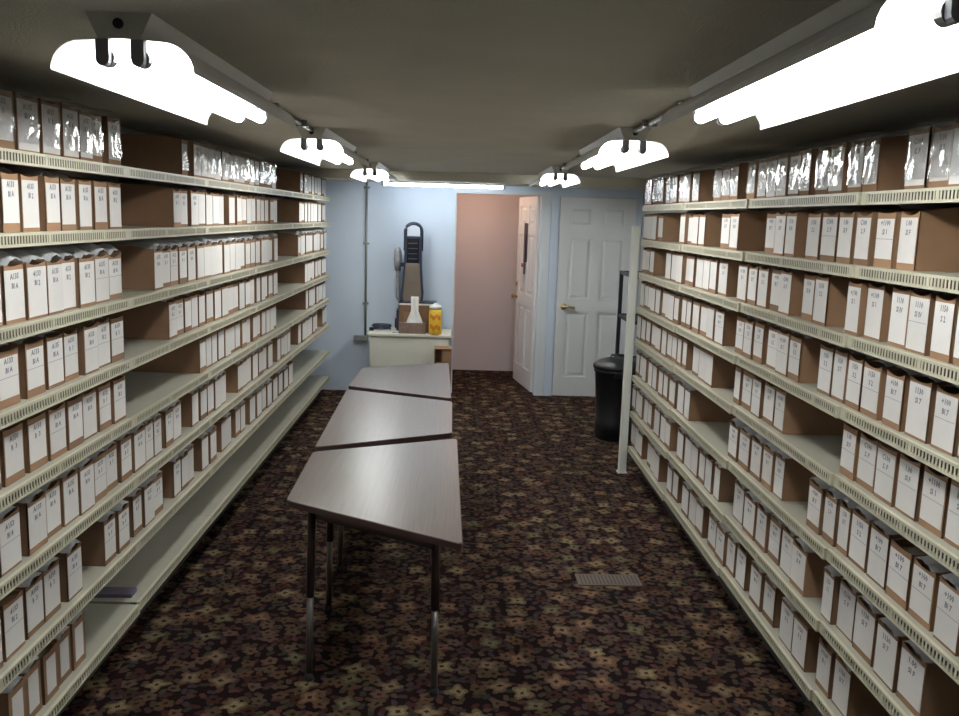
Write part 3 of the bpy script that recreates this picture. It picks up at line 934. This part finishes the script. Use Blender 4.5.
# ------------------------------------------------------------------ trapezoid tables
TH = 0.735
def table(corners, label, legs):
    """corners on the floor plan, counter-clockwise"""
    cx = sum(p[0] for p in corners) / 4; cy = sum(p[1] for p in corners) / 4
    e = thing('trapezoid_table', label, 'table', (cx, cy, 0), 0, 'trapezoid tables standing end to end in the aisle')
    pts0 = [Vector((p[0] - cx, p[1] - cy)) for p in corners]
    def rounded(off, r):
        # offset polygon inwards by off and round its corners by r
        n = len(pts0); res = []
        lines = []
        for i in range(n):
            a, b = pts0[i], pts0[(i + 1) % n]
            d = (b - a).normalized(); nn = Vector((-d.y, d.x))
            lines.append((a + nn * off, d))
        def inter(l1, l2):
            (p, d), (q, g) = l1, l2
            t = ((q - p).x * g.y - (q - p).y * g.x) / (d.x * g.y - d.y * g.x)
            return p + d * t
        vs = [inter(lines[i - 1], lines[i]) for i in range(n)]
        for i in range(n):
            p = vs[i]; a = (vs[i - 1] - p).normalized(); b = (vs[(i + 1) % n] - p).normalized()
            for k in range(5):
                t = k / 4
                q0 = p + a * r * (1 - t) * (1 - t) + b * r * t * t
                res.append((q0.x, q0.y))
        return res, vs
    outer, _ = rounded(0.0, 0.03)
    inner, _ = rounded(0.0025, 0.03)
    MB().prism(outer, TH - 0.024, TH - 0.0022).build('edge_band', M['edge'], e)
    MB().prism(inner, TH - 0.0022, TH).build('table_top', M['laminate'], e)
    _, ap = rounded(0.09, 0.0)
    for i in range(4):
        a, b = ap[i], ap[(i + 1) % 4]
        d = (b - a).normalized(); nn = Vector((-d.y, d.x)) * 0.012
        q = [a, b, b + nn, a + nn]
        MB().prism([(t.x, t.y) for t in q], TH - 0.085, TH - 0.0245).build('apron', M['leg_dark'], e)
    def acute(i):
        return (ap[i - 1] - ap[i]).dot(ap[(i + 1) % 4] - ap[i]) > 0
    for i in range(4):
        p = ap[i]
        c = Vector((0, 0))
        if acute(i):                               # legs at the sharp corners stand well back along the long side
            q = ap[i - 1] if acute((i - 1) % 4) else ap[(i + 1) % 4]
            p = p + (q - p).normalized() * 0.20
        p2 = p - (c - p).normalized() * 0.015
        lg = MB().tube([(p.x, p.y, TH - 0.0245), (p.x + (p2.x - p.x) * 0.55, p.y + (p2.y - p.y) * 0.55, 0.34)], 0.016, 12).build('leg', M['leg_dark'], e, True)
        MB().tube([(p.x + (p2.x - p.x) * 0.5, p.y + (p2.y - p.y) * 0.5, 0.36), (p2.x, p2.y, 0.018)], 0.0125, 12).build('leg_extension', M['leg_steel'], lg, True)
        MB().lathe([(0.017, 0.0), (0.019, 0.01), (0.014, 0.03)], 12, p2.x, p2.y).build('rubber_foot', M['rubber'], lg, True)
    return e
table([(-0.625, 3.11), (0.030, 2.71), (0.003, 4.09), (-0.640, 3.785)], 'nearest wood-top trapezoid table, standing closest to the camera', None)
table([(-0.645, 3.86), (-0.022, 4.195), (-0.030, 4.94), (-0.675, 5.215)], 'middle of the three wood-top trapezoid tables in the aisle', None)
table([(-0.682, 5.315), (-0.036, 5.02), (-0.072, 6.29), (-0.668, 5.975)], 'farthest wood-top trapezoid table, before the white cabinet', None)

# ------------------------------------------------------------------ floor register
vt = thing('floor_register', 'beige metal floor register set in the carpet', 'floor vent', (0.785, 4.16, 0.0), 0.02)
MB().rbox(-0.160, 0.160, -0.068, 0.068, 0.0, 0.005, 0.006).build('register_frame', M['vent'], vt)
for i in range(2):
    for k in range(16):
        x = -0.142 + k * 0.0188
        MB().box(x, x + 0.006, -0.055 + i * 0.058, -0.006 + i * 0.058 + 0.003, 0.005, 0.0056).build('slot', M['ventslot'], vt)

# ------------------------------------------------------------------ end wall: cabinet and the things on it
CH = 0.668
cab = thing('storage_cabinet', 'low ivory cabinet against the end wall behind the tables', 'cabinet', (-0.48, 8.53, 0))
bx0, bx1, by0, by1 = -0.39, 0.39, -0.235, 0.235
MB().box(bx0 + 0.01, bx1 - 0.01, by0 + 0.02, by1, 0.05, CH - 0.031).build('body', M['cab'], cab)
MB().box(bx0 + 0.03, bx1 - 0.03, by0 + 0.06, by1 - 0.02, 0.0, 0.05).build('plinth', M['kick'], cab)
bevel(MB().box(bx0 - 0.01, bx1 + 0.01, by0 - 0.01, by1 + 0.01, CH - 0.03, CH).build('top', M['cabtop'], cab), 0.005)
MB().box(bx0 + 0.02, bx1 - 0.02, by0 + 0.004, by0 + 0.0195, 0.06, CH - 0.036).build('front_panel', M['cab'], cab)

# open carton standing on another in front of the cabinet's right end
sb = thing('carton_stack', 'two brown cartons, the upper open, before the cabinet right end', 'box', (-0.150, 8.165, 0), 0.0)
MB().box(-0.080, 0.080, -0.09, 0.09, 0.0, 0.40).build('lower_carton', M['card'], sb)
oc = MB()
oc.box(-0.08, 0.08, -0.09, 0.09, 0.401, 0.407); oc.box(-0.08, 0.08, -0.09, 0.09, 0.559, 0.565)
oc.box(-0.08, -0.074, -0.09, 0.09, 0.407, 0.559); oc.box(0.074, 0.08, -0.09, 0.09, 0.407, 0.559); oc.box(-0.074, 0.074, 0.084, 0.09, 0.407, 0.559)
oc.box(-0.01, 0.08, -0.096, -0.0905, 0.41, 0.545)
oc.build('upper_carton', M['card'], sb)

zt = CH + 0.0005
# upright vacuum standing on the cabinet
vc = thing('upright_vacuum', 'bronze and navy upright vacuum cleaner standing on the cabinet', 'vacuum cleaner', (-0.475, 8.60, zt), 0.0)
def outline(pts, n=6):
    return pts
hd = MB(); hd.rbox(-0.15, 0.26, -0.10, 0.14, 0.0, 0.20, 0.05)
hd.rbox(-0.13, 0.24, -0.08, 0.12, 0.20, 0.285, 0.04)
hd.build('cleaning_head', M['navy'], vc)
for s in (-1, 1):
    MB().tube([(s * 0.206 + 0.055, 0.10, 0.05), (s * 0.228 + 0.055, 0.10, 0.05)], 0.049, 18).build('wheel', M['rubber'], vc)
# body: tapering bronze shell with a dark frame round it
def shell(prof, y0, y1):
    pts = [(-w, z) for w, z in prof][::-1] + [(w, z) for w, z in prof]
    # counter-clockwise seen from -y: bottom right -> top right -> top left -> bottom left
    pts = [(w, z) for w, z in prof] + [(-w, z) for w, z in prof[::-1]]
    return MB().extrude_y(pts, y0, y1)
pr = [(0.085, 0.286), (0.104, 0.30), (0.108, 0.36), (0.098, 0.48), (0.088, 0.62), (0.080, 0.92)]
shell(pr, -0.045, 0.09).build('motor_housing', M['navy'], vc)
pr2 = [(0.084, 0.286), (0.090, 0.32), (0.092, 0.36), (0.080, 0.48), (0.070, 0.60), (0.066, 0.66)]
bevel(shell(pr2, -0.064, -0.0455).build('bag_cover', M['bronze'], vc), 0.006)
bevel(MB().box(-0.058, 0.058, -0.060, -0.0455, 0.665, 0.905).build('dust_window', M['dark'], vc), 0.004)
for i in range(4):
    MB().box(-0.045, 0.045, -0.0625, -0.0605, 0.70 + i * 0.05, 0.708 + i * 0.05).build('window_rib', M['strap'], vc)
MB().tube([(0, -0.0645, 0.50), (0, -0.072, 0.50)], 0.022, 20).build('badge', M['leg_steel'], vc)
# loop handle
lp = [(0.080, 0.02, 0.78)]
for k in range(0, 13):
    a = k / 12 * PI
    lp.append((0.080 * math.cos(a), 0.02, 0.97 + 0.075 * math.sin(a)))
lp.append((-0.080, 0.02, 0.78))
MB().tube(lp, 0.017, 10).build('handle', M['navy'], vc, True)
MB().rbox(-0.062, 0.062, 0.008, 0.034, 0.93, 1.01, 0.01).build('handle_grip', M['clear'], vc)
# hose and wand clipped on the left
hp = [(-0.135, 0.05, 0.287)]
hp += [(-0.150, 0.05, 0.33), (-0.150, 0.05, 0.45), (-0.152, 0.05, 0.60)]
MB().tube(hp, 0.019, 12).build('hose', M['greyplastic'], vc, True)
MB().tube([(-0.152, 0.05, 0.58), (-0.155, 0.05, 0.70), (-0.155, 0.05, 0.78), (-0.150, 0.05, 0.81)], 0.03, 12, radii=[0.030, 0.040, 0.036, 0.02]).build('wand_tool', M['greyplastic'], vc, True)
MB().box(-0.140, -0.080, 0.03, 0.06, 0.62, 0.66).build('hose_clip', M['navy'], vc)
# coiled flex beside the vacuum
cf = thing('power_cord', 'dark blue coiled power cord lying on the cabinet left end', 'cord', (-0.77, 8.55, zt))
pc = []
for k in range(60):
    a = k / 59 * 2 * PI * 3.5
    rr = 0.075 + 0.008 * math.sin(a * 1.7)
    pc.append((rr * 1.15 * math.cos(a), rr * math.sin(a), 0.007 + 0.045 * k / 59))
MB().tube(pc, 0.0065, 6).build('coil', M['navy'], cf, True)
MB().box(-0.11, -0.07, -0.1, -0.06, 0.0, 0.03).build('plug', M['rubber'], cf)

# cardboard box, tissue box, yellow canister, cup
cb = thing('cardboard_box', 'brown cardboard box on the cabinet behind the tissues', 'box', (-0.405, 8.435, zt))
bevel(MB().box(-0.185, 0.185, -0.035, 0.055, 0.0, 0.265).build('box_body', M['card'], cb), 0.003)
MB().box(-0.185, 0.185, -0.038, -0.010, 0.2655, 0.280).build('box_flap', M['paper'], cb)
MB().box(-0.14, -0.04, -0.0362, -0.0353, 0.06, 0.20).build('shipping_label', M['card'], cb)
tb = thing('tissue_box', 'brown patterned tissue box with white tissue on the cabinet front', 'tissue box', (-0.450, 8.325, zt))
bevel(MB().box(-0.135, 0.125, -0.022, 0.038, 0.0, 0.105).build('carton', M['tissuebox'], tb), 0.003)
MB().lathe([(0.05, 0.1055), (0.04, 0.107)], 20, sx=1.6, sy=0.5).build('slot_film', M['clear'], tb)
ts = MB(); vs = []
for j in range(9):
    t = j / 8
    for i in range(9):
        a = i / 8 * 2 - 1
        w = 0.050 * max(0, 1 - 2.2 * t) ** 0.8 + 0.036
        vs.append((0.015 + a * w, 0.008 + 0.012 * math.sin(5 * a + 4 * t) * (1 - 0.4 * t), 0.106 + 0.25 * t - 0.02 * abs(a) * (1 - t)))
ts.add(vs, [(j * 9 + i, j * 9 + i + 1, (j + 1) * 9 + i + 1, (j + 1) * 9 + i) for j in range(8) for i in range(8)])
to = ts.build('tissue', M['tissue'], tb, True)
sd = to.modifiers.new('thick', 'SOLIDIFY'); sd.thickness = 0.003
yc = thing('wipes_canister', 'yellow cleaning wipes canister with white cap on the cabinet', 'canister', (-0.235, 8.335, zt))
MB().lathe([(0.058, 0.0), (0.062, 0.004), (0.062, 0.235), (0.056, 0.243)], 28).build('canister_body', M['yellow'], yc, True)
MB().lathe([(0.060, 0.2435), (0.060, 0.268), (0.050, 0.278), (0.022, 0.285), (0.018, 0.300)], 28).build('cap', M['whiteplastic'], yc, True)
for z0, z1, mm in ((0.05, 0.09, 'orange'), (0.15, 0.19, 'orange')):
    m = MB()
    n = 14
    vs = []
    for k in range(n + 1):
        a = -PI / 2 - 0.9 + 1.8 * k / n
        wv = 0.012 * math.sin(k * 0.9)
        vs += [(0.0628 * math.cos(a), 0.0628 * math.sin(a), z0 + wv), (0.0628 * math.cos(a), 0.0628 * math.sin(a), z1 + wv)]
    m.add(vs, [(2 * k, 2 * k + 2, 2 * k + 3, 2 * k + 1) for k in range(n)])
    m.build('printed_band', M[mm], yc)
kc = thing('key_ring', 'small keys lying at the front edge of the cabinet top', 'keys', (-0.63, 8.34, zt))
MB().tube([(0.018 * math.cos(a * 0.35), 0.018 * math.sin(a * 0.35), 0.003) for a in range(19)], 0.002, 6).build('ring', M['leg_steel'], kc)
MB().box(0.015, 0.065, -0.008, 0.006, 0.0, 0.003).build('key', M['leg_steel'], kc)

# conduit pipe and bracket on the end wall
cp = thing('wall_conduit', 'thin grey vertical conduit on the blue end wall', 'conduit', (-0.955, YB - 0.012, 0))
MB().tube([(0, 0, 0.57), (0, 0, ZC - 0.001)], 0.0115, 10).build('pipe', M['conduit'], cp, True)
for z in (0.9, 1.5, 2.05):
    MB().box(-0.03, 0.03, -0.013, 0.011, z - 0.01, z + 0.01).build('clip', M['conduit'], cp)
bevel(MB().box(-0.11, 0.03, -0.045, 0.011, 0.52, 0.575).build('junction_box', M['conduit'], cp), 0.004)

# ------------------------------------------------------------------ bin and rack by the closed door
tc_ = thing('trash_can', 'black plastic trash can with domed lid beside the white post', 'trash can', (1.31, 7.10, 0))
MB().lathe([(0.145, 0.0), (0.150, 0.01), (0.150, 0.06), (0.156, 0.065), (0.158, 0.16), (0.153, 0.17), (0.176, 0.56), (0.186, 0.565), (0.186, 0.59), (0.178, 0.592)], 32).build('bin_body', M['bin'], tc_, True)
MB().lathe([(0.192, 0.5925), (0.196, 0.60), (0.196, 0.618), (0.184, 0.632), (0.150, 0.655), (0.10, 0.672), (0.05, 0.678)], 32).build('lid', M['bin'], tc_, True)
MB().tube([(-0.06, 0, 0.672), (-0.05, 0, 0.702), (0.05, 0, 0.702), (0.06, 0, 0.672)], 0.011, 8).build('lid_handle', M['bin'], tc_, True)
for s in (-1, 1):
    MB().box(-0.05, 0.05, s * 0.200 - 0.013, s * 0.200 + 0.013, 0.54, 0.575).build('side_grip', M['bin'], tc_)

rk = thing('utility_rack', 'black metal utility rack behind the trash can', 'rack', (1.625, 7.75, 0))
RX, RY, RH = 0.145, 0.30, 1.345
for sx in (-1, 1):
    for sy in (-1, 1):
        MB().box(sx * RX - 0.016, sx * RX + 0.016, sy * RY - 0.016, sy * RY + 0.016, 0.0, RH).build('post', M['rack'], rk)
for z in (0.15, 0.52, 0.92, RH - 0.03):
    s = MB()
    s.box(-RX + 0.017, RX - 0.017, -RY - 0.012, -RY + 0.012, z, z + 0.03); s.box(-RX + 0.017, RX - 0.017, RY - 0.012, RY + 0.012, z, z + 0.03)
    s.box(-RX - 0.012, -RX + 0.012, -RY + 0.017, RY - 0.017, z, z + 0.03); s.box(RX - 0.012, RX + 0.012, -RY + 0.017, RY - 0.017, z, z + 0.03)
    s.box(-RX + 0.013, RX - 0.013, -RY + 0.013, RY - 0.013, z + 0.012, z + 0.02)
    s.build('rack_shelf', M['rack'], rk)

# ------------------------------------------------------------------ odds and ends on the shelves
fo = thing('purple_folder', 'flat purple folder lying on the bottom left shelf near the joint', 'folder', LEFT.P(3.42, 0.12, zL[7] + 0.0005), 0.03)
for k in range(2):
    MB().box(-0.09, 0.085, -0.035, 0.035, 0.008 * k, 0.008 * k + 0.007).build('folder_cover', M['purple'], fo)
